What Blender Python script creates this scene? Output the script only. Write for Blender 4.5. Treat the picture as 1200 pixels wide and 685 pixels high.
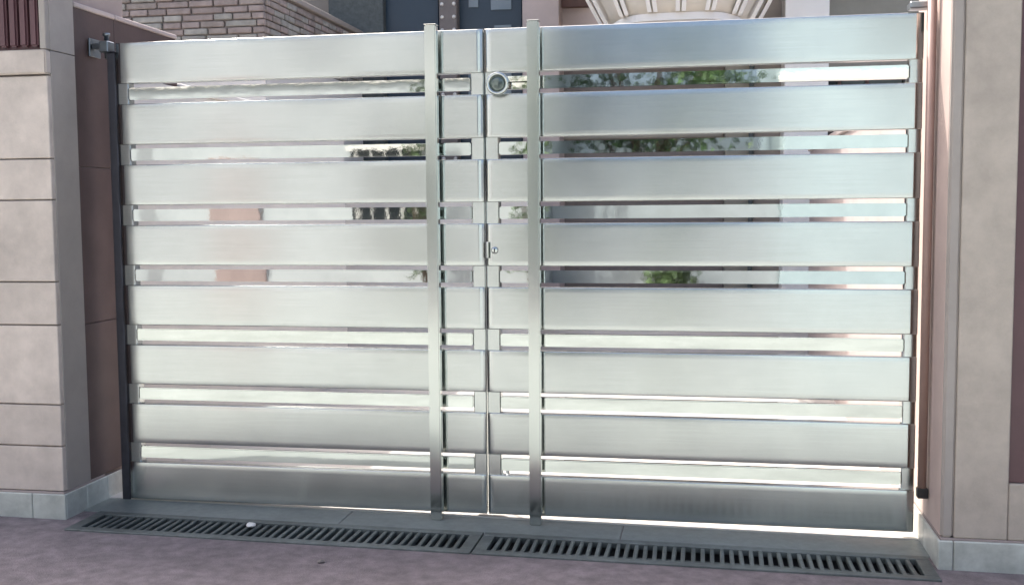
import bpy, bmesh, math, random
from mathutils import Vector, Matrix
random.seed(7)
for o in list(bpy.data.objects): bpy.data.objects.remove(o)
S = bpy.context.scene
COL = S.collection
R = math.radians

# ------------------------------------------------------------------ camera
CAM = Vector((2.5895, -4.4448, 1.3166)); YAW, PIT, ROL, FPX = -0.1788, -0.0770, -0.0076, 1253.08
FW = Vector((math.sin(YAW)*math.cos(PIT), math.cos(YAW)*math.cos(PIT), math.sin(PIT)))
RT = Vector((math.cos(YAW), -math.sin(YAW), 0)); UP = RT.cross(FW)
R2 = RT*math.cos(ROL)+UP*math.sin(ROL); U2 = -RT*math.sin(ROL)+UP*math.cos(ROL)
cd = bpy.data.cameras.new('camera'); cam = bpy.data.objects.new('camera', cd); COL.objects.link(cam)
cd.sensor_fit = 'HORIZONTAL'; cd.sensor_width = 36; cd.lens = 36*FPX/1200
cd.clip_start = .05; cd.clip_end = 2000
cam.matrix_world = Matrix(((R2.x, U2.x, -FW.x, CAM.x), (R2.y, U2.y, -FW.y, CAM.y), (R2.z, U2.z, -FW.z, CAM.z), (0, 0, 0, 1)))
S.camera = cam
def at(px, py, Y):                       # photo pixel -> point in the vertical plane y = Y
    d = FW + R2*((px-600)/FPX) + U2*((342.5-py)/FPX)
    return CAM + d*((Y-CAM.y)/d.y)

# ------------------------------------------------------------------ sky, sun, exposure
SUN_EL, SUN_AZ = 54, -45                 # azimuth from +y towards +x: the sun stands behind the gate, to its left
w = bpy.data.worlds.new('World'); S.world = w; w.use_nodes = True
nt = w.node_tree; nt.nodes.clear()
sky = nt.nodes.new('ShaderNodeTexSky'); sky.sky_type = 'NISHITA'; sky.sun_disc = False
sky.sun_elevation = R(SUN_EL); sky.sun_rotation = R(SUN_AZ)
sky.air_density = .8; sky.dust_density = 7.0; sky.ozone_density = 1.0
bg = nt.nodes.new('ShaderNodeBackground'); bg.inputs['Strength'].default_value = .15
wo = nt.nodes.new('ShaderNodeOutputWorld')
nt.links.new(sky.outputs[0], bg.inputs[0]); nt.links.new(bg.outputs[0], wo.inputs[0])
sd = bpy.data.lights.new('sun', 'SUN'); sd.energy = 2.2; sd.angle = R(.5); sd.color = (1, .965, .92)
sun = bpy.data.objects.new('sun', sd); COL.objects.link(sun)
tos = Vector((math.cos(R(SUN_EL))*math.sin(R(SUN_AZ)), math.cos(R(SUN_EL))*math.cos(R(SUN_AZ)), math.sin(R(SUN_EL))))
sun.rotation_euler = tos.to_track_quat('Z', 'Y').to_euler(); sun.location = (0, 0, 12)
vs = S.view_settings
vs.view_transform = 'Standard'; vs.look = 'None'; vs.gamma = 1; vs.exposure = 1.42; vs.use_curve_mapping = False
S.render.engine = 'CYCLES'
S.cycles.max_bounces = 8; S.cycles.glossy_bounces = 5; S.cycles.diffuse_bounces = 4
S.cycles.caustics_reflective = False

# ------------------------------------------------------------------ materials
MATS = {}
def mat(name, col, rough=.7, metal=0, var=.12, scale=6, bump=.0, bscale=60, col2=None, stain=0, stretch=(1, 1, 1), detail=5, spec=.5, aniso=None):
    m = bpy.data.materials.new(name); m.use_nodes = True; n = m.node_tree.nodes; l = m.node_tree.links
    b = n['Principled BSDF']; b.inputs['Roughness'].default_value = rough; b.inputs['Metallic'].default_value = metal
    b.inputs['Specular IOR Level'].default_value = spec
    tc = n.new('ShaderNodeTexCoord'); mp = n.new('ShaderNodeMapping'); mp.inputs['Scale'].default_value = stretch
    ge = n.new('ShaderNodeNewGeometry'); l.new(ge.outputs['Position'], mp.inputs[0])
    no = n.new('ShaderNodeTexNoise'); no.inputs['Scale'].default_value = scale; no.inputs['Detail'].default_value = detail
    no.inputs['Roughness'].default_value = .65
    l.new(mp.outputs[0], no.inputs[0])
    cr = n.new('ShaderNodeValToRGB'); cr.color_ramp.elements[0].position = .28; cr.color_ramp.elements[1].position = .72
    c2 = col2 if col2 else tuple(min(1, c*(1+var)) for c in col)
    c1 = tuple(c*(1-var) for c in col) if not col2 else col
    cr.color_ramp.elements[0].color = (*c1, 1); cr.color_ramp.elements[1].color = (*c2, 1)
    l.new(no.outputs[0], cr.inputs[0])
    last = cr.outputs[0]
    oi = n.new('ShaderNodeObjectInfo')
    hv = n.new('ShaderNodeHueSaturation'); mr = n.new('ShaderNodeMapRange')
    mr.inputs['To Min'].default_value = 1-var*.5; mr.inputs['To Max'].default_value = 1+var*.5
    l.new(oi.outputs['Random'], mr.inputs[0]); l.new(mr.outputs[0], hv.inputs['Value']); l.new(last, hv.inputs['Color']); last = hv.outputs[0]
    if stain:
        n2 = n.new('ShaderNodeTexNoise'); n2.inputs['Scale'].default_value = 1.7; n2.inputs['Detail'].default_value = 8; n2.inputs['Roughness'].default_value = .7
        l.new(ge.outputs['Position'], n2.inputs[0])
        r2 = n.new('ShaderNodeMapRange'); r2.inputs['From Min'].default_value = .42; r2.inputs['From Max'].default_value = .68
        r2.inputs['To Min'].default_value = 1; r2.inputs['To Max'].default_value = 1-stain
        l.new(n2.outputs[0], r2.inputs[0])
        mx = n.new('ShaderNodeMix'); mx.data_type = 'RGBA'; mx.blend_type = 'MULTIPLY'; mx.inputs[0].default_value = 1
        l.new(last, mx.inputs[6]); l.new(r2.outputs[0], mx.inputs[7]); last = mx.outputs[2]
    l.new(last, b.inputs['Base Color'])
    if bump:
        nb = n.new('ShaderNodeTexNoise'); nb.inputs['Scale'].default_value = bscale; nb.inputs['Detail'].default_value = 6
        l.new(mp.outputs[0], nb.inputs[0])
        bp = n.new('ShaderNodeBump'); bp.inputs['Strength'].default_value = bump; bp.inputs['Distance'].default_value = .004
        l.new(nb.outputs[0], bp.inputs['Height']); l.new(bp.outputs[0], b.inputs['Normal'])
    if aniso is not None:
        b.inputs['Anisotropic'].default_value = aniso
        cx = n.new('ShaderNodeCombineXYZ'); cx.inputs[2].default_value = 1; l.new(cx.outputs[0], b.inputs['Tangent'])
        # faint smears and handling marks in the finish
        rr = n.new('ShaderNodeMapRange'); rr.inputs['To Min'].default_value = rough*.75; rr.inputs['To Max'].default_value = rough*1.3
        n3 = n.new('ShaderNodeTexNoise'); n3.inputs['Scale'].default_value = 4; n3.inputs['Detail'].default_value = 6
        l.new(ge.outputs['Position'], n3.inputs[0]); l.new(n3.outputs[0], rr.inputs[0]); l.new(rr.outputs[0], b.inputs['Roughness'])
    MATS[name] = m; return m
M = MATS
mat('brushed_steel', (.575, .605, .59), .19, 1, .06, 5, bump=.012, bscale=18, stretch=(.6, 1, 30), aniso=.85, stain=.09)
mat('polished_steel', (.55, .58, .56), .022, 1, .04, 3, bump=.03, bscale=14)
mat('satin_steel', (.54, .57, .55), .15, 1, .05, 3, bump=.02, bscale=14)
mat('dull_steel', (.25, .28, .30), .38, 1, .15, 12, bump=.05)
mat('knob_glass', (.16, .19, .18), .12, .7, .1, 20)
mat('dark_steel', (.075, .075, .09), .45, .6, .15, 12)
mat('sunlit_concrete', (.385, .41, .385), .85, 0, .12, 1.2, bump=.4, bscale=90, stain=.2, detail=9)
mat('dark_lock', (.05, .05, .05), .4, .6)
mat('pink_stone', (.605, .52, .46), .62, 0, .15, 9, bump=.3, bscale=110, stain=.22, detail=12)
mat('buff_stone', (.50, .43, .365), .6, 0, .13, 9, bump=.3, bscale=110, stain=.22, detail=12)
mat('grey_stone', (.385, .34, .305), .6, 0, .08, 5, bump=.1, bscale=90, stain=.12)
mat('rose_stone', (.58, .46, .41), .6, 0, .08, 5, bump=.1, bscale=90, stain=.1)
mat('maroon_stone', (.098, .064, .060), .5, 0, .16, 6, bump=.1, bscale=70, stain=.2)
mat('maroon_gloss', (.10, .045, .052), .35, 0, .12, 5)
mat('joint', (.36, .30, .28), .9, 0, .1)
mat('plinth_marble', (.58, .60, .55), .4, 0, .2, 9, bump=.08, stain=.42)
mat('road_concrete', (.255, .218, .226), .85, 0, .34, 16, bump=1, bscale=170, stain=.26, detail=14)
mat('threshold_granite', (.22, .25, .235), .45, 0, .14, 30, bump=.08, stain=.25)
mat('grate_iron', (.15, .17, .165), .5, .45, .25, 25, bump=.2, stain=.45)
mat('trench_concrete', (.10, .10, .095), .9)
mat('courtyard_marble', (.62, .60, .56), .35, 0, .06, 3, stain=.1)
mat('cool_plaster', (.47, .505, .515), .8, 0, .05, 3, bump=.1, stain=.12)
mat('blue_grey_plaster', (.37, .41, .43), .8, 0, .06, 3, stain=.15)
mat('white_plaster', (.74, .72, .68), .8, 0, .05, 3, bump=.1, stain=.1)
mat('balcony_white', (.84, .83, .80), .6, 0, .03, 3)
mat('balcony_cream', (.70, .66, .58), .7, 0, .05, 4)
mat('cream_plaster', (.62, .56, .47), .8, 0, .06, 3, bump=.1, stain=.12)
mat('pinkish_plaster', (.48, .41, .39), .8, 0, .07, 3, bump=.1, stain=.12)
mat('olive_plaster', (.30, .29, .245), .8, 0, .07, 3, bump=.1, stain=.15)
mat('umber_plaster', (.36, .325, .29), .8, 0, .07, 3, bump=.1, stain=.12)
mat('navy_door', (.028, .05, .075), .35, 0, .1, 4)
mat('slate_cladding', (.085, .10, .10), .7, 0, .3, 22, bump=.4, bscale=40)
mat('pane_glass', (.16, .22, .27), .06, 0, .05, 3)
mat('dark_glass', (.02, .026, .03), .05, 0, .05, 3)
mat('door_rose', (.34, .265, .25), .5, 0, .12, 6, stretch=(1, 1, .2))
mat('brown_wood', (.10, .05, .04), .5, 0, .2, 8, stretch=(1, 1, .2))
mat('ornament', (.17, .15, .14), .6, 0, .15, 10)
mat('stud_white', (.75, .74, .70), .5)
mat('brick_rose', (.31, .26, .24), .8, 0, .26, 12, bump=.5, bscale=50)
mat('brick_grey', (.33, .32, .29), .8, 0, .26, 12, bump=.5, bscale=50)
mat('brick_brown', (.29, .25, .225), .8, 0, .26, 12, bump=.5, bscale=50)
mat('mortar', (.31, .27, .25), .9)
mat('pipe_brown', (.33, .22, .185), .45, 0, .1, 6)
mat('sky_blue_plaster', (.44, .55, .58), .8, 0, .05, 3, stain=.12)
mat('asphalt', (.06, .06, .06), .9, 0, .1, 3)
mat('bark', (.12, .085, .06), .9, 0, .3, 12, bump=.6, bscale=30)
mat('leaf', (.065, .13, .04), .5, 0, .3, 2)
mat('leaf_pale', (.11, .17, .075), .5, 0, .3, 2)
mat('brick_red', (.30, .10, .07), .8, 0, .2, 8)

# ------------------------------------------------------------------ helpers
def tag(o, label=None, cat=None, group=None, kind=None):
    for k, v in (('label', label), ('category', cat), ('group', group), ('kind', kind)):
        if v: o[k] = v
    return o
def thing(name, label, cat, loc=(0, 0, 0), group=None, rot=(0, 0, 0)):
    o = bpy.data.objects.new(name, None); COL.objects.link(o); o.location = loc; o.rotation_euler = rot
    o.empty_display_size = .1
    return tag(o, label, cat, group)
def link(name, me, m, parent=None, loc=(0, 0, 0), rot=(0, 0, 0)):
    o = bpy.data.objects.new(name, me); COL.objects.link(o)
    if m is not None and not me.materials: me.materials.append(M[m])
    o.location = loc; o.rotation_euler = rot; o.parent = parent
    return o
def org(p):                                # the world position of a parent chain (unrotated parents)
    v = Vector((0, 0, 0))
    while p is not None: v = v+p.location; p = p.parent
    return v
def bm_mesh(name, bm, smooth=False):
    me = bpy.data.meshes.new(name); bmesh.ops.recalc_face_normals(bm, faces=bm.faces); bm.to_mesh(me); bm.free()
    if smooth:
        for p in me.polygons: p.use_smooth = True
    return me
def box_bm(sx, sy, sz, bev=0, seg=1):
    bm = bmesh.new(); bmesh.ops.create_cube(bm, size=1, matrix=Matrix.Diagonal((sx, sy, sz, 1)))
    if bev: bmesh.ops.bevel(bm, geom=list(bm.edges), offset=bev, segments=seg, affect='EDGES')
    return bm
def box(name, x0, x1, y0, y1, z0, z1, m, parent=None, bev=.003, seg=1):
    """box in world coordinates"""
    me = bm_mesh(name, box_bm(abs(x1-x0), abs(y1-y0), abs(z1-z0), bev, seg))
    return link(name, me, m, parent, Vector(((x0+x1)/2, (y0+y1)/2, (z0+z1)/2))-org(parent))
def lbox(name, x0, x1, y0, y1, z0, z1, m, parent=None, bev=.002, seg=1):
    """box in the parent's own coordinates"""
    me = bm_mesh(name, box_bm(abs(x1-x0), abs(y1-y0), abs(z1-z0), bev, seg))
    return link(name, me, m, parent, ((x0+x1)/2, (y0+y1)/2, (z0+z1)/2))
def lathe(name, prof, m, parent, loc, rot=(0, 0, 0), n=24):
    bm = bmesh.new(); rings = []
    for r, z in prof:
        rings.append([bm.verts.new((r*math.cos(2*math.pi*k/n), r*math.sin(2*math.pi*k/n), z)) for k in range(n)])
    for a, b in zip(rings, rings[1:]):
        for k in range(n): bm.faces.new((a[k], a[(k+1) % n], b[(k+1) % n], b[k]))
    for r in (rings[0], rings[-1]):
        if (r[0].co-r[n//2].co).length > 1e-4: bm.faces.new(r)
    bmesh.ops.remove_doubles(bm, verts=bm.verts, dist=1e-6)
    return link(name, bm_mesh(name, bm, True), m, parent, Vector(loc)-org(parent), rot)
def copy_tree(o, parent=None):
    c = o.copy(); COL.objects.link(c); c.parent = parent
    for ch in list(o.children): copy_tree(ch, c)
    return c

SL = .008                                   # the street falls gently to the right along the gate
def gz(x): return -SL*x
ROTY = (0, math.atan(SL), 0)

# ------------------------------------------------------------------ ground
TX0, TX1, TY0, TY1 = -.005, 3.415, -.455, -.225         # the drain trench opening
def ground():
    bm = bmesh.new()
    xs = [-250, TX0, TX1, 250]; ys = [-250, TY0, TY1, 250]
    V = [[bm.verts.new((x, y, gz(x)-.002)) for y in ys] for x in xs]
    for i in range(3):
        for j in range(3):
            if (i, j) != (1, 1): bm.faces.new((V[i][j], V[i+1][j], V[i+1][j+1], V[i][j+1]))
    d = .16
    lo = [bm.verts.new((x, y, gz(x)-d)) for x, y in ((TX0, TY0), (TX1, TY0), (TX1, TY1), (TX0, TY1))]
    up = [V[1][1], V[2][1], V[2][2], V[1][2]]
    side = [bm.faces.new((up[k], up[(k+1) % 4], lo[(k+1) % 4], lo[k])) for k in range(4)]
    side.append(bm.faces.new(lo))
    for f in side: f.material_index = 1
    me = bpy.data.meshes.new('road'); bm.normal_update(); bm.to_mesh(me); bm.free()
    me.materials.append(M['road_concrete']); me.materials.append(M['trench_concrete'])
    o = link('road', me, None); tag(o, 'mauve grey concrete street in front of the gate', 'road', kind='structure')
ground()
st = lbox('street', -120, 120, -9.0, -1.25, -.05, .003, 'sunlit_concrete'); st.rotation_euler = ROTY  # sunlight put into the colour: paler than the road, brightens the steel's reflections
tag(st, 'concrete street behind the viewpoint, paled to stand in for sunlight', 'street', kind='structure')
cy_ = lbox('courtyard_paving', -.5, 7.5, .014, 14, -.05, .012, 'courtyard_marble'); cy_.rotation_euler = ROTY
cy_.location.z = gz(3.5)+.005-.031; tag(cy_, 'pale marble paving of the courtyard behind the gate', 'paving', kind='structure')

# threshold and two drain grates
th = thing('threshold', 'grey granite threshold strip under the steel gate', 'threshold', (1.66, -.08, gz(1.66)), rot=ROTY)
th['kind'] = 'structure'
for k in range(3):
    a = -1.795+k*3.59/3
    lbox('granite_slab', a+.0015, a+3.59/3-.0015, -.118, .092, -.03, .0015, 'threshold_granite', th, .003)
def grate(x0, x1, label):
    L = x1-x0
    g = thing('drain_grate', label, 'drain grate', (x0, -.34, gz(x0)), 'drain grates along the gate threshold', ROTY)
    lbox('frame_bar', 0, L, -.135, -.092, -.02, .006, 'grate_iron', g)
    lbox('frame_bar', 0, L, .092, .135, -.02, .006, 'grate_iron', g)
    lbox('frame_end', 0, .05, -.0915, .0915, -.02, .0055, 'grate_iron', g)
    lbox('frame_end', L-.05, L, -.0915, .0915, -.02, .0055, 'grate_iron', g)
    me = bm_mesh('slat', box_bm(.0165, .186, .022, .003))
    n = int((L-.1)/.0365)
    for k in range(n):
        link('slat', me, 'grate_iron', g, (.05+(k+.75)*(L-.1)/(n+.5)+random.uniform(-.002, .002), 0, -.009+random.uniform(-.0015, .0015)), (random.uniform(-.01, .01), 0, random.uniform(-.02, .02)))
    lbox('cross_rod', .05, L-.05, -.008, .008, -.034, -.022, 'grate_iron', g)
    return g
grate(-.035, 1.697, 'slotted iron drain grate reaching from grooved stone pillar to gate middle')
grate(1.703, 3.437, 'slotted iron drain grate reaching from gate middle to smooth buff pillar')

# ------------------------------------------------------------------ the steel gate
PH, PITCH, NP = .18, .27, 8
def panel_mesh(W, seed):
    rnd = random.Random(seed)
    ph = [rnd.uniform(0, 6.28) for _ in range(6)]; amp = [rnd.uniform(.5, 1) for _ in range(6)]
    bm = bmesh.new(); nu = 60; rad = .004; dep = .038
    prof = []                               # (v, y, front?)
    prof.append((-PH/2, dep, 0)); prof.append((-PH/2, rad, 0)); prof.append((-PH/2+rad*.12, rad*.5, 0)); prof.append((-PH/2+rad*.5, rad*.12, 0))
    for k in range(9): prof.append(((-PH/2+rad)+(PH-2*rad)*k/8, 0, 1))
    prof += [(PH/2-rad*.5, rad*.12, 0), (PH/2-rad*.12, rad*.5, 0), (PH/2, rad, 0), (PH/2, dep, 0)]
    rows = []
    for i in range(nu+1):
        u = W*i/nu; e = min(u, W-u); row = []
        for v, y, f in prof:
            q = 1-(2*v/PH)**2
            b = -max(q, 0)*(.00025+.0003*math.exp(-e/.07))
            for k in range(3):
                b += .00016*amp[k]*math.sin(u*(4.5+6*k)+ph[k])*max(q, 0)*min(1, e/.2) + .00007*amp[k+3]*math.sin(u*(3+5*k)+v*14+ph[k+3])*min(1, e/.2)*max(q, 0)
            row.append(bm.verts.new((u-W/2, y+b, v)))
        rows.append(row)
    for a, b in zip(rows, rows[1:]):
        for k in range(len(prof)-1): bm.faces.new((a[k], b[k], b[k+1], a[k+1]))
        bm.faces.new((a[-1], b[-1], b[0], a[0]))
    bm.faces.new(rows[0]); bm.faces.new(rows[-1])
    me = bm_mesh('panel', bm)
    for p in me.polygons: p.use_smooth = p.normal.y < -.2
    return me
GW = 3.423; SEAM = 1.673
def leaf(x0, x1, mx, label):
    W = x1-x0; cx = (x0+x1)/2
    g = thing('gate_leaf', label, 'gate', (cx, 0, 0), 'leaves of the steel double gate')
    for i in range(NP):
        z = i*PITCH+PH/2
        link('panel', panel_mesh(W, i*7+int(x0*10)), 'brushed_steel', g, (0, 0, z), (random.uniform(-.007, .007), 0, random.uniform(-.0012, .0012)))
        if i == 0: bpy.data.objects[g.children[-1].name].scale.z = .95; g.children[-1].location.z += .0045
    left = x0 < 1
    for i in range(NP-1):
        z = i*PITCH+PH+(PITCH-PH)/2
        a, b = (x0+.0515, x1-.0565) if left else (x0+.0565, x1-.0515)
        o = box('rail', a, b, .006+random.uniform(-.001, .001), .036, z-.0265, z+.0265, 'polished_steel', g, .004, 2)
        o.rotation_euler = ((-.05 if i == 0 else -.02 if i == 1 else 0)+random.uniform(-.012, .012), random.uniform(-.0008, .0008), random.uniform(-.002, .002))
    zt = (NP-1)*PITCH+PH
    wa, wb = (.05, .055) if left else (.055, .05)
    for a, b in ((x0-.0015, x0+wa), (x1-wb, x1+.0015)):
        box('stile', a, b, .0085, .06, .008 if left else .006, zt-.003, 'brushed_steel', g, .004)
    mu = box('mullion', mx-.025, mx+.025, -.068, -.026, -.012 if left else -.016, zt+.014, 'satin_steel', g, .005, 2)
    box('cap', mx-.027, mx+.027, -.070, -.024, zt+.0145, zt+.0175, 'polished_steel', mu, .002)
    for i in range(NP-1):
        z = i*PITCH+PH+(PITCH-PH)/2
        for dz in (-.018, .018): box('standoff', mx-.013, mx+.013, -.0255, .0045, z+dz-.006, z+dz+.006, 'polished_steel', mu, .002)
    # drop bolt by the meeting edge
    bx_ = SEAM-.07 if left else SEAM+.07
    lathe('drop_bolt', [(.0, 0), (.008, 0), (.008, .24), (0, .24)], 'dull_steel', g, (bx_, .10, -.012), n=12)
    return g
m1 = at(507, 300, -.068).x; m2 = at(625.5, 300, -.068).x
gl = leaf(0, SEAM-.004, m1, 'brushed stainless steel gate leaf beside the grooved stone pillar, without knob')
gr = leaf(SEAM+.004, GW, m2, 'brushed stainless steel gate leaf with round polished knob and keyhole')
# knob, its mounting arm, keyhole
kp = at(583, 98, -.03)
kn = lathe('knob', [(0, 0), (.026, 0), (.03, .012), (.046, .02), (.049, .028), (.047, .036), (.040, .040), (.034, .034), (.033, .026), (0, .026)], 'polished_steel', gr, (kp.x, -.001, kp.z), (R(90), 0, 0), 32)
lathe('knob_face', [(0, 0), (.0325, 0), (.0325, .002), (.022, .0045), (0, .0055)], 'knob_glass', kn, org(kn)+Vector((0, 0, .0262)), (0, 0, 0), 28)
box('knob_arm', kp.x+.03, m2-.004, -.021, -.006, kp.z+.008, kp.z+.030, 'polished_steel', gr, .004, 2)
ky = at(580, 293, 0)
lk = lathe('lock_barrel', [(0, 0), (.015, 0), (.015, .005), (.012, .008), (0, .0085)], 'polished_steel', gr, (ky.x, -.0025, ky.z), (R(90), 0, 0), 20)
link('keyhole', bm_mesh('keyhole', box_bm(.005, .002, .016, .0006)), 'dark_lock', lk, (0, 0, .0092), (R(90), 0, 0))
lp = at(569, 293, 0)
box('latch_plate', SEAM+.0045, SEAM+.016, -.012, -.0035, lp.z-.035, lp.z+.035, 'polished_steel', gr, .003)
# hinges: a plate on the wall, a knuckle, a pin
def hinge(g, wx, gx, z):
    s = 1 if gx > wx else -1
    h = box('hinge', gx-s*.002, gx-s*.045, -.012, .05, z-.03, z+.02, 'dull_steel', g, .004)
    box('hinge_plate', wx+s*.002, wx+s*.010, -.01, .08, z-.045, z+.035, 'dull_steel', h, .002)
    box('hinge_arm', gx-s*.0455, wx+s*.0125, .0, .035, z-.012, z+.012, 'dull_steel', h, .003)
    lathe('hinge_pin', [(0, 0), (.011, 0), (.011, .10), (.016, .10), (.016, .112), (0, .112)], 'dull_steel', h, (gx-s*.023, .018, z-.055), n=12)
hinge(gl, -.13, -.03, 2.06)
gp = thing('gate_post', 'dark steel hinge post between maroon wall and gate leaf', 'post', (-.03, .03, 0))
box('post_tube', -.05, -.010, .006, .05, -.005, 2.03, 'dark_steel', gp, .004)
box('post_cap', -.052, -.008, .004, .052, 2.0305, 2.036, 'dark_steel', gp, .002)
hr = box('hinge', 3.365, 3.44, -.03, .045, 2.082, 2.108, 'dull_steel', gr, .004)
lathe('hinge_pin', [(0, 0), (.014, 0), (.014, .12), (.02, .12), (.02, .135), (0, .135)], 'dull_steel', hr, (3.447, .0, 2.0), n=14)

# ------------------------------------------------------------------ pillar on the left, with grooved courses
LX, RX, FY = -.13, 3.462, -.32
TOP = 2.75
pl = thing('gate_pillar', 'pink stone gate pillar with grooved courses and ribbed maroon niche', 'pillar', (-.6, 0, 0), 'pillars flanking the steel gate')
box('core', -1.5, LX-.03, FY+.03, .35, -.05, TOP, 'joint', pl)
zs = [.117, .315, .496, .84, 1.025, 1.373, 1.547, 1.895]
for a, b in zip(zs, zs[1:]):
    for xa, xb in ((LX-.62, LX-.001), (-1.48, LX-.626)):
        o = box('stone_slab', xa, xb, FY, FY+.0295, a+.0026, b-.0026, 'pink_stone', pl, .003)
        o.location.y += random.uniform(-.001, .001)
ld = box('ledge', -1.48, LX+.002, FY-.012, FY+.0295, 1.9, 2.0, 'pink_stone', pl, .006, 2)
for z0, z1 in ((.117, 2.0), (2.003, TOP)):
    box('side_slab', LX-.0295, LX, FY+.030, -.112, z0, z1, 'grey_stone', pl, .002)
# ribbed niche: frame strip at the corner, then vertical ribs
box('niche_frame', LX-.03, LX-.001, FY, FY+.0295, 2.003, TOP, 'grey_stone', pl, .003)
me = bm_mesh('rib', box_bm(.037, .03, TOP-2.02, .008, 2))
for k in range(12):
    link('rib', me, 'maroon_gloss', pl, Vector((LX-.055-k*.048, FY+.012, (TOP+2.008)/2))-org(pl))
lin = box('niche_back', -1.48, LX-.031, FY+.022, FY+.0299, 2.004, TOP, 'maroon_gloss', pl, 0)
pp = box('plinth', -1.48, LX+.001, FY-.001, -.0, -.05, .1165, 'joint', pl, .002)
for a, b in ((LX-.145, LX+.012), (LX-.305, LX-.147), (LX-.465, LX-.307), (LX-.625, LX-.467), (LX-.95, LX-.627)):
    box('plinth_tile', a, b, FY-.012, FY-.0013, gz(a)-.03, .108, 'plinth_marble', pp, .003)
for a, b in ((FY-.0, -.165), (-.163, .0), (.002, .165)):
    box('plinth_tile', LX+.0013, LX+.012, a, b, -.03, .108, 'plinth_marble', pp, .003)

# the maroon side wall that runs back from the pillar, with a pale coping
sw = thing('side_wall', 'dark maroon stone side wall with thin pale coping behind grooved pillar', 'wall', (-.25, 1.7, 0))
ya, yb = -.1105, .82
box('wall_core', -.36, LX-.024, ya+.004, yb, -.05, 2.214, 'joint', sw, 0)
edges = [-.1105, .22, .82]
for z0, z1 in ((.117, .82), (.823, 1.52), (1.523, 2.214)):
    box('maroon_slab', LX-.0235, LX-.004, -.1093, .2185, z0, z1, 'maroon_stone', sw, .002)
box('maroon_slab', LX-.0235, LX-.004, .2205, .82, 1.973, 2.214, 'maroon_stone', sw, .002)
box('slit_brightener', LX-.0235, LX-.005, .2205, .82, -.04, 1.97, 'white_plaster', sw, .002)  # white slab added so the gate slits in front look bright
for a, b in zip(edges, edges[1:]):
    box('coping_slab', -.38, LX+.004, a+.001+(.003 if a < 0 else 0), b-.001, 2.2145, 2.236, 'pinkish_plaster', sw, .004)

lw = thing('side_wall', 'low white plastered wall between maroon wall and annex', 'wall', (-.25, 2.1, 0))
box('wall_body', -.36, LX-.01, .822, 3.46, -.05, 1.95, 'white_plaster', lw, .004)
box('coping', -.38, LX+.01, .824, 3.46, 1.9505, 1.99, 'white_plaster', lw, .006)

# ------------------------------------------------------------------ pillar on the right
pr = thing('gate_pillar', 'smooth buff stone gate pillar with tall inset maroon panel', 'pillar', (3.9, 0, 0), 'pillars flanking the steel gate')
box('core', RX+.03, 5.2, FY+.03, .33, -.08, TOP, 'joint', pr)
PX = 3.694
box('stone_slab', RX+.0445, PX, FY, FY+.0295, .088, TOP, 'buff_stone', pr, .004)
box('stone_slab', PX+.0015, 4.35, FY, FY+.0295, .088, .300, 'buff_stone', pr, .004)
box('stone_slab', 4.1, 4.35, FY, FY+.0295, .302, TOP, 'buff_stone', pr, .004)
box('maroon_panel', PX+.0015, 4.0985, FY+.016, FY+.0293, .3015, TOP, 'maroon_gloss', pr, .002)
box('corner_strip', RX, RX+.0435, FY+.001, FY+.0295, .088, TOP, 'grey_stone', pr, .008, 3)
for z0, z1 in ((.088, TOP),):
    box('side_slab', RX, RX+.0295, FY+.030, .33, z0, z1, 'rose_stone', pr, .002)
pq = box('plinth', RX-.001, 5.2, FY-.001, .33, -.08, .0875, 'joint', pr, .002)
for a, b in ((RX-.012, RX+.042), (RX+.044, RX+.60), (RX+.602, RX+1.1)):
    box('plinth_tile', a, b, FY-.013, FY-.0013, -.08, .080, 'plinth_marble', pq, .004)
for a, b in ((FY, -.06), (-.058, .33)):
    box('plinth_tile', RX-.012, RX-.0013, a, b, -.07, .080, 'plinth_marble', pq, .003)
sr = thing('side_wall', 'low rose plastered side wall behind the smooth buff pillar', 'wall', (3.6, 2, 0))
box('wall_body', RX+.02, 3.8, .332, 5.2, -.1, 1.80, 'pinkish_plaster', sr, .004)
box('coping', RX, 3.82, .334, 5.2, 1.8005, 1.84, 'pinkish_plaster', sr, .006)

# brown drop pipe clamped to the reveal
dpx, dpy = 3.436, -.085
dp = thing('drop_pipe', 'thin brown vertical pipe ending in dark cap beside gate and buff pillar', 'pipe', (dpx, dpy, .17))
lathe('pipe', [(.0, 0), (.017, 0), (.017, 2.1), (0, 2.1)], 'pipe_brown', dp, (dpx, dpy, .215), n=16)
box('end_cap', dpx-.019, dpx+.022, dpy-.02, dpy+.02, .175, .2155, 'dark_lock', dp, .004)

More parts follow.
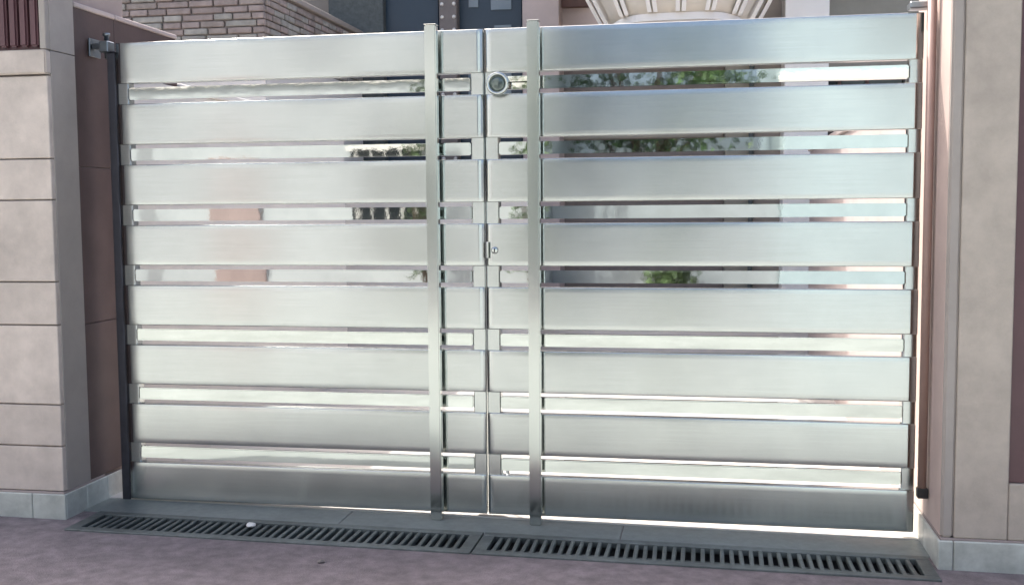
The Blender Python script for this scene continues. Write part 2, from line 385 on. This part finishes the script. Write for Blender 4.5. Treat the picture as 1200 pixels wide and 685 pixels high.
# ------------------------------------------------------------------ the stone-clad annex behind the gate
AY, AY1, AH = 3.5, 5.9, 3.06
ax = at(310, 30, AY).x
an = thing('annex_building', 'low annex clad in rough brown and grey stone courses above white wall', 'building', (ax-1.5, AY, 0))
box('wall', ax-4.5, ax-.02, AY+.02, AY1-.01, -.05, AH-.02, 'mortar', an, 0)
box('white_wall_front', ax-4.5, ax-.0005, AY, AY+.0195, -.05, 2.53, 'white_plaster', an, .002)
box('white_wall_side', ax-.0195, ax, AY+.02, AY1-.012, -.05, 2.53, 'white_plaster', an, .002)
rh = .054
bmesh_f = [bm_mesh('brick', box_bm(Lb, .045, rh-.009, .006)) for Lb in (.15, .2, .26)]
for me in bmesh_f: me.materials.append(None)
def brick_course(axis, lo, hi, z, row):
    p = lo - (row % 2)*.09; k = 0
    while p < hi:
        i = random.randrange(3); Lb = (.15, .2, .26)[i]; a = max(p, lo); b = min(p+Lb, hi)
        if b-a > .05:
            mm = M[random.choice(('brick_rose', 'brick_brown', 'brick_rose', 'brick_grey') if row > 2 else ('brick_grey', 'brick_grey', 'brick_brown'))]
            c = (a+b)/2; j = random.uniform(-.009, .004)
            if axis == 'x': o = link('brick', bmesh_f[i], None, an, Vector((c, AY+.018+j, z))-org(an))
            else: o = link('brick', bmesh_f[i], None, an, Vector((ax-.018-j, c, z))-org(an), (0, 0, R(90)))
            o.scale.x = (b-a)/Lb*.97
            o.material_slots[0].link = 'OBJECT'; o.material_slots[0].material = mm
        p += Lb+.008
for r in range(9):
    z = 2.535+rh*(r+.5)
    brick_course('x', ax-1.75, ax+.002, z, r)
    brick_course('y', AY+.042, AY1-.02, z, r)
box('coping', ax-4.5, ax+.02, AY-.02, AY1-.0, AH-.0185, AH+.03, 'umber_plaster', an, .006)
x0 = at(245, 240, AY-.05).x; x1 = at(269, 240, AY-.05).x
box('pilaster', x0, x1, AY-.06, AY-.001, -.05, 2.2, 'brown_wood', an, .005)
x0 = at(282, 185, AY).x; x1 = at(380, 185, AY).x
gw = box('window', x0, x1, AY-.012, AY-.0008, 1.60, 1.92, 'dark_glass', an, .002)
k = x0+.04
me = bm_mesh('window_bar', box_bm(.016, .016, .34, .002))
while k < x1-.02:
    link('window_bar', me, 'stud_white', gw, Vector((k, AY-.028, 1.76))-org(gw)); k += .055

# ------------------------------------------------------------------ the main house
HY, HH = 5.9, 4.1
def X(px, Y=HY): return at(px, 20, Y).x
hs = thing('house', 'single storey house with navy doors, pale pillars and white bowed balcony', 'house', (2.5, HY, 0))
HX0, HX1 = X(393)-3, X(1090)+2.5
def slab(name, pa, pb, y0, z0, z1, m, y1=None, par=None): return box(name, X(pa, y0), X(pb, y0), y0, (HY+.3 if y1 is None else y1), z0, z1, m, par or hs, .006)
box('wall', HX0, HX1, HY+.301, HY+5, -.1, HH, 'umber_plaster', hs)
slab('slate_column', 385, 449, HY+.05, -.1, HH, 'slate_cladding')
slab('navy_wall', 449.5, 514, HY+.15, -.1, HH, 'navy_door')
d = slab('ornament_strip', 514.5, 535, HY+.02, -.1, HH, 'ornament')
for k in range(30):
    z = .2+k*.125
    for p in (518, 532): lathe('stud', [(0, 0), (.02, 0), (.016, .012), (0, .016)], 'stud_white', d, (X(p, HY+.02), HY+.0195, z), (R(90), 0, 0), 8)
d = slab('door', 535.5, 611.5, HY+.15, -.1, HH, 'navy_door')
def pane(pa, pb, ya, yb):
    a = at(pa, yb, HY+.13); b = at(pb, ya, HY+.13)
    box('pane', a.x, b.x, HY+.135, HY+.1485, a.z, b.z, 'pane_glass', d, .002)
pane(549, 560, -25, 9); pane(575, 599, -25, 12); pane(579, 599, 29, 33)
pane(549, 560, 60, 130); pane(575, 599, 60, 130)
box('door_rail', X(536), X(611), HY+.13, HY+.1495, 2.9, 2.95, 'navy_door', d, .003)
slab('pillar', 612, 655, HY-.15, -.1, HH, 'pinkish_plaster')
slab('pinkish_wall', 652.5, 884, HY+.1, 2.72, HH, 'pinkish_plaster')
b1 = at(656, -30, HY); b2 = at(690, 7, HY)
box('wood_beam', b1.x, b2.x, HY+.02, HY+.0995, b2.z, b1.z, 'brown_wood', hs, .004)
slab('garage_door', 654, 850, HY+.2, -.1, 2.719, 'ornament')
for k in range(8): slab('door_batten', 656, 848, HY+.175, .2+k*.3, .24+k*.3, 'olive_plaster', HY+.1995)
slab('jamb', 850.5, 884, HY+.1, -.1, 2.719, 'olive_plaster')
dpp = slab('shadow_strip', 879, 884, HY-.02, -.1, HH, 'slate_cladding', HY+.0995)  # dark strip modelled in place of a shadow at the wall edge
slab('umber_wall', 884.5, 922, HY+.12, -.1, HH, 'umber_plaster')
slab('column', 920, 972, HY-.35, -.1, HH, 'balcony_white', HY+.1)
slab('olive_wall', 962, 1140, HY+.12, 2.55, HH, 'olive_plaster')
wn = slab('window', 960, 1060, HY+.2, .95, 2.549, 'dark_glass')
for p in (985, 1018): slab('window_bar', p-2, p+2, HY+.17, .96, 2.54, 'brown_wood', HY+.1995, wn)
slab('sill_wall', 960, 1061, HY+.12, -.1, .949, 'white_plaster')
slab('end_wall', 1062, 1140, HY+.12, -.1, 2.549, 'olive_plaster')
box('veranda_step', X(640), HX1, HY-.75, HY-.352, -.12, .30, 'white_plaster', hs, .01)
box('veranda_floor', X(612), HX1, HY-.3515, HY+.0195, -.12, .299, 'white_plaster', hs, .006)
box('roof_slab', HX0-.1, HX1+.1, HY-.25, HY+5.1, HH+.0005, HH+.16, 'white_plaster', hs, .01)
pw = thing('partition_wall', 'low white partition wall in front of the navy doors', 'wall', (0, 4.7, 0))
box('wall_body', ax+.03, X(628, 4.6), 4.6, 4.75, -.1, 1.44, 'white_plaster', pw, .006)
box('coping', ax+.032, X(628, 4.6)+.02, 4.57, 4.78, 1.4405, 1.49, 'white_plaster', pw, .006)
# bowed white balcony: bellied parapet with paired ribs over a thin slab
BY = HY-1.35
zb = at(790, 24, BY).z; bl = X(706, BY); br = X(880, BY); bc = (bl+br)/2; bw = (br-bl)/2
def bow(t, flare):                          # t in -1..1 along the front, flare pushes outwards
    x = bc+t*(bw+flare*1.15); y = HY-.0-(HY-BY+flare)*(1-abs(t)**4)**.5 if abs(t) < 1 else HY
    return x, y
def belly(h): return .30*math.sin(min(1, h/.9)*math.pi*.5)
bm = bmesh.new(); NT, NH = 40, 10; grid = []
for i in range(NT+1):
    t = -1+2*i/NT; t = math.copysign(abs(t)**.8, t)
    grid.append([bm.verts.new((*bow(t*.999, belly(.95*j/NH)), zb+.06+.95*j/NH)) for j in range(NH+1)])
for i in range(NT):
    for j in range(NH): bm.faces.new((grid[i][j], grid[i+1][j], grid[i+1][j+1], grid[i][j+1]))
bal = link('balcony', bm_mesh('balcony', bm, True), 'balcony_cream', hs, -org(hs))
sm = bal.modifiers.new('solid', 'SOLIDIFY'); sm.thickness = .05; sm.offset = 0
bm = bmesh.new(); top = []; bot = []
for i in range(NT+1):
    t = -1+2*i/NT; x, y = bow(t*.999, .03); top.append(bm.verts.new((x, y, zb+.058))); bot.append(bm.verts.new((x, y, zb)))
bm.faces.new(top); bm.faces.new(bot[::-1])
for i in range(NT): bm.faces.new((top[i], top[i+1], bot[i+1], bot[i]))
bm.faces.new((top[-1], top[0], bot[0], bot[-1]))
link('balcony_slab', bm_mesh('balcony_slab', bm), 'balcony_white', bal)
def rib(t):
    bm = bmesh.new(); prev = None
    for j in range(NH+1):
        h = .95*j/NH; x, y = bow(t, belly(h)+.075); z = zb+.06+h
        dx = .017
        ring = [bm.verts.new((x-dx, y, z)), bm.verts.new((x+dx, y, z)), bm.verts.new((x+dx, y+.075, z)), bm.verts.new((x-dx, y+.075, z))]
        if prev:
            for k in range(4): bm.faces.new((prev[k], prev[(k+1) % 4], ring[(k+1) % 4], ring[k]))
        prev = ring
    link('balcony_rib', bm_mesh('balcony_rib', bm), 'balcony_white', bal)
for c in (-.92, -.62, -.27, .06, .40, .72, .94):
    rib(c-.035); rib(c+.035)
bm = bmesh.new(); prev = None
for i in range(NT+1):
    t = -1+2*i/NT; x, y = bow(t*.999, .33)
    ring = [bm.verts.new((x, y+a, zb+1.0+b)) for a, b in ((-.03, 0), (.05, 0), (.05, .06), (-.03, .06))]
    if prev:
        for k in range(4): bm.faces.new((prev[k], prev[(k+1) % 4], ring[(k+1) % 4], ring[k]))
    prev = ring
link('handrail', bm_mesh('handrail', bm), 'balcony_white', bal)

# ------------------------------------------------------------------ across the street (mirrored in the steel)
OY = -11.5
def opp_house(xa, xb, y, h, m, label, wins, doorx):
    t = thing('street_house', label, 'house', ((xa+xb)/2, y, gz(xa)))
    box('wall', xa, xb, y-7, y, -.5, h, m, t, .01)
    box('parapet', xa-.06, xb+.06, y-7.05, y+.08, h+.001, h+.22, 'white_plaster', t, .01)
    box('floor_band', xa-.03, xb+.03, y+.001, y+.06, 3.1, 3.28, 'white_plaster', t, .008)
    for wx, wz in wins:
        wn = box('window', wx-.55, wx+.55, y+.0015, y+.03, wz, wz+1.25, 'dark_glass', t, .004)
        box('frame', wx-.62, wx+.62, y+.031, y+.05, wz+1.251, wz+1.33, 'white_plaster', wn, .004)
        box('sill', wx-.7, wx+.7, y+.0016, y+.14, wz-.09, wz-.001, 'white_plaster', wn, .004)
        for k in range(5): box('bar', wx-.46+k*.23-.01, wx-.46+k*.23+.01, y+.0305, y+.045, wz+.01, wz+1.24, 'stud_white', wn, 0)
    dr = box('door', doorx-.42, doorx+.42, y+.0015, y+.05, -.1, 2.15, 'door_rose', t, .004)
    box('handle', doorx+.33, doorx+.36, y+.051, y+.09, .95, 1.15, 'polished_steel', dr, .004)
    return t
opp_house(-16, .2, OY, 6.6, 'cool_plaster', 'white two storey house across the street mirrored in the gate', [(-12, 1), (-9.2, 1), (-6.6, 4.1), (-3.4, 4.1), (-.9, 4.1), (-2.2, 1.0)], -4.7)
opp_house(3.7, 13, OY-.5, 6.4, 'sky_blue_plaster', 'pale blue house across the street beside the leafy tree', [(6.6, 1), (9, 1), (5.4, 4.1), (8.6, 4.1)], 11)
opp_house(-30, -16.4, OY-.5, 5.5, 'cream_plaster', 'cream house across the street beyond the white house', [(-19, 1), (-22, 1), (-25, 1)], -28)
bwl = thing('boundary_wall', 'blue grey boundary wall joining white and pale blue houses across the street', 'wall', (1.95, OY, 0))
box('wall_body', .21, 3.69, OY-.9, OY-.7, -.4, 2.3, 'blue_grey_plaster', bwl, .01)
box('coping', .205, 3.695, OY-.94, OY-.66, 2.3005, 2.37, 'white_plaster', bwl, .01)
# tree between the two houses
def tree(x, y, label):
    t = thing('street_tree', label, 'tree', (x, y, gz(x)))
    bm = bmesh.new()
    def limb(p, q, r0, r1, n=8):
        d = (q-p).normalized(); a = d.orthogonal().normalized(); b = d.cross(a); ra = []; rb = []
        for k in range(n):
            c, s = math.cos(6.283*k/n), math.sin(6.283*k/n)
            ra.append(bm.verts.new(p+(a*c+b*s)*r0)); rb.append(bm.verts.new(q+(a*c+b*s)*r1))
        for k in range(n): bm.faces.new((ra[k], ra[(k+1) % n], rb[(k+1) % n], rb[k]))
    limb(Vector((0, 0, -.2)), Vector((.05, .03, 1.1)), .17, .13); limb(Vector((.05, .03, 1.1)), Vector((0, 0, 2.3)), .13, .10)
    tips = []
    for k in range(9):
        a = k*.7+random.uniform(-.2, .2); q = Vector((math.cos(a)*random.uniform(.6, 1.2), math.sin(a)*random.uniform(.6, 1.2), random.uniform(2.8, 4.6)))
        limb(Vector((0, 0, random.uniform(1.7, 2.3))), q, .06, .025, 6); tips.append(q)
        for _ in range(2):
            q2 = q+Vector((random.uniform(-.6, .6), random.uniform(-.6, .6), random.uniform(-.1, .7))); limb(q, q2, .025, .01, 5); tips.append(q2)
    link('trunk', bm_mesh('trunk', bm, True), 'bark', t)
    for mm, nl in (('leaf', 1500), ('leaf_pale', 2000)):
        bm = bmesh.new()
        for _ in range(nl):
            c = random.choice(tips)+Vector((random.gauss(0, .3), random.gauss(0, .3), random.gauss(0, .25)))
            a = Vector((random.gauss(0, 1), random.gauss(0, 1), random.gauss(0, .6))).normalized(); b = a.orthogonal().normalized(); s = random.uniform(.05, .09)
            bm.faces.new([bm.verts.new(c+v) for v in (-a*s, b*s*.5, a*s, -b*s*.5)])
        link('crown', bm_mesh('crown', bm), mm, t)
tree(1.7, OY-2.6, 'leafy green street tree between white and pale blue houses')

# utility pole and shrubs across the street
up = thing('utility_pole', 'grey concrete utility pole across the street beside the white house', 'pole', (-7.6, OY+1.4, gz(-7.6)))
lathe('shaft', [(0, -.3), (.13, -.3), (.085, 7.5), (0, 7.5)], 'grey_stone', up, (-7.6, OY+1.4, 0), n=12)
box('cross_arm', -8.4, -6.8, OY+1.52, OY+1.6, 6.8, 6.9, 'dull_steel', up, .004)
def shrub(x, y, h, label, w=.42, n=1400):
    t = thing('shrub', label, 'shrub', (x, y, gz(x)), 'shrubs along the blue grey wall across the street')
    bm = bmesh.new()
    for k in range(9):
        a = k*.7; q = Vector((math.cos(a)*h*w*.6, math.sin(a)*h*w*.6, h*random.uniform(.6, .9)))
        r = .015; vs_ = [bm.verts.new(v) for v in (Vector((r, 0, -.1)), Vector((-r, r, -.1)), Vector((-r, -r, -.1)), q)]
        for i, j in ((0, 1), (1, 2), (2, 0)): bm.faces.new((vs_[i], vs_[j], vs_[3]))
    link('stem', bm_mesh('stem', bm), 'bark', t)
    bm = bmesh.new()
    for _ in range(n):
        a = random.uniform(0, 6.283); r = h*w*math.sqrt(random.random())*(1-.5*random.random()); z = random.uniform(.12, 1)*h
        c = Vector((math.cos(a)*r, math.sin(a)*r, z*(1-.25*(r/(h*w))**2)))
        d = Vector((random.gauss(0, 1), random.gauss(0, 1), random.gauss(0, .6))).normalized(); b = d.orthogonal().normalized(); q = random.uniform(.035, .07)
        bm.faces.new([bm.verts.new(c+v) for v in (-d*q, b*q*.5, d*q, -b*q*.5)])
    link('crown', bm_mesh('crown', bm), 'leaf_pale', t)
shrub(.1, OY+.55, 3.9, 'tall narrow leafy shrub beside the white house across the street', .1, 1100)
shrub(-1.55, OY+.5, 3.1, 'slim unseen shrub added across the street to darken a gate mullion', .1, 700)  # unseen plant, added to darken the mullion's reflection
shrub(2.1, OY+.0, 1.1, 'low leafy shrub midway along the blue grey wall')
# litter on the ground
def scrap(name, px, py, z, r, m, label, cat, flat=.35):
    d = FW + R2*((px-600)/FPX) + U2*((342.5-py)/FPX); t_ = (gz(.5)+z-CAM.z)/d.z; p = CAM+d*t_
    bm = bmesh.new(); bmesh.ops.create_icosphere(bm, subdivisions=2, radius=r)
    for v in bm.verts: v.co = Vector((v.co.x*random.uniform(.8, 1.3), v.co.y*random.uniform(.8, 1.2), v.co.z*flat*random.uniform(.7, 1.3)))
    tag(link(name, bm_mesh(name, bm), m, None, (p.x, p.y, gz(p.x)+z+r*flat*.7)), label, cat)
scrap('paper_scrap', 294, 616, .003, .02, 'stud_white', 'small crumpled white paper scrap lying on the drain grate', 'litter', .5)
scrap('pebble', 376, 657, -.002, .013, 'ornament', 'small dark pebble lying on the mauve street', 'pebble', .6)
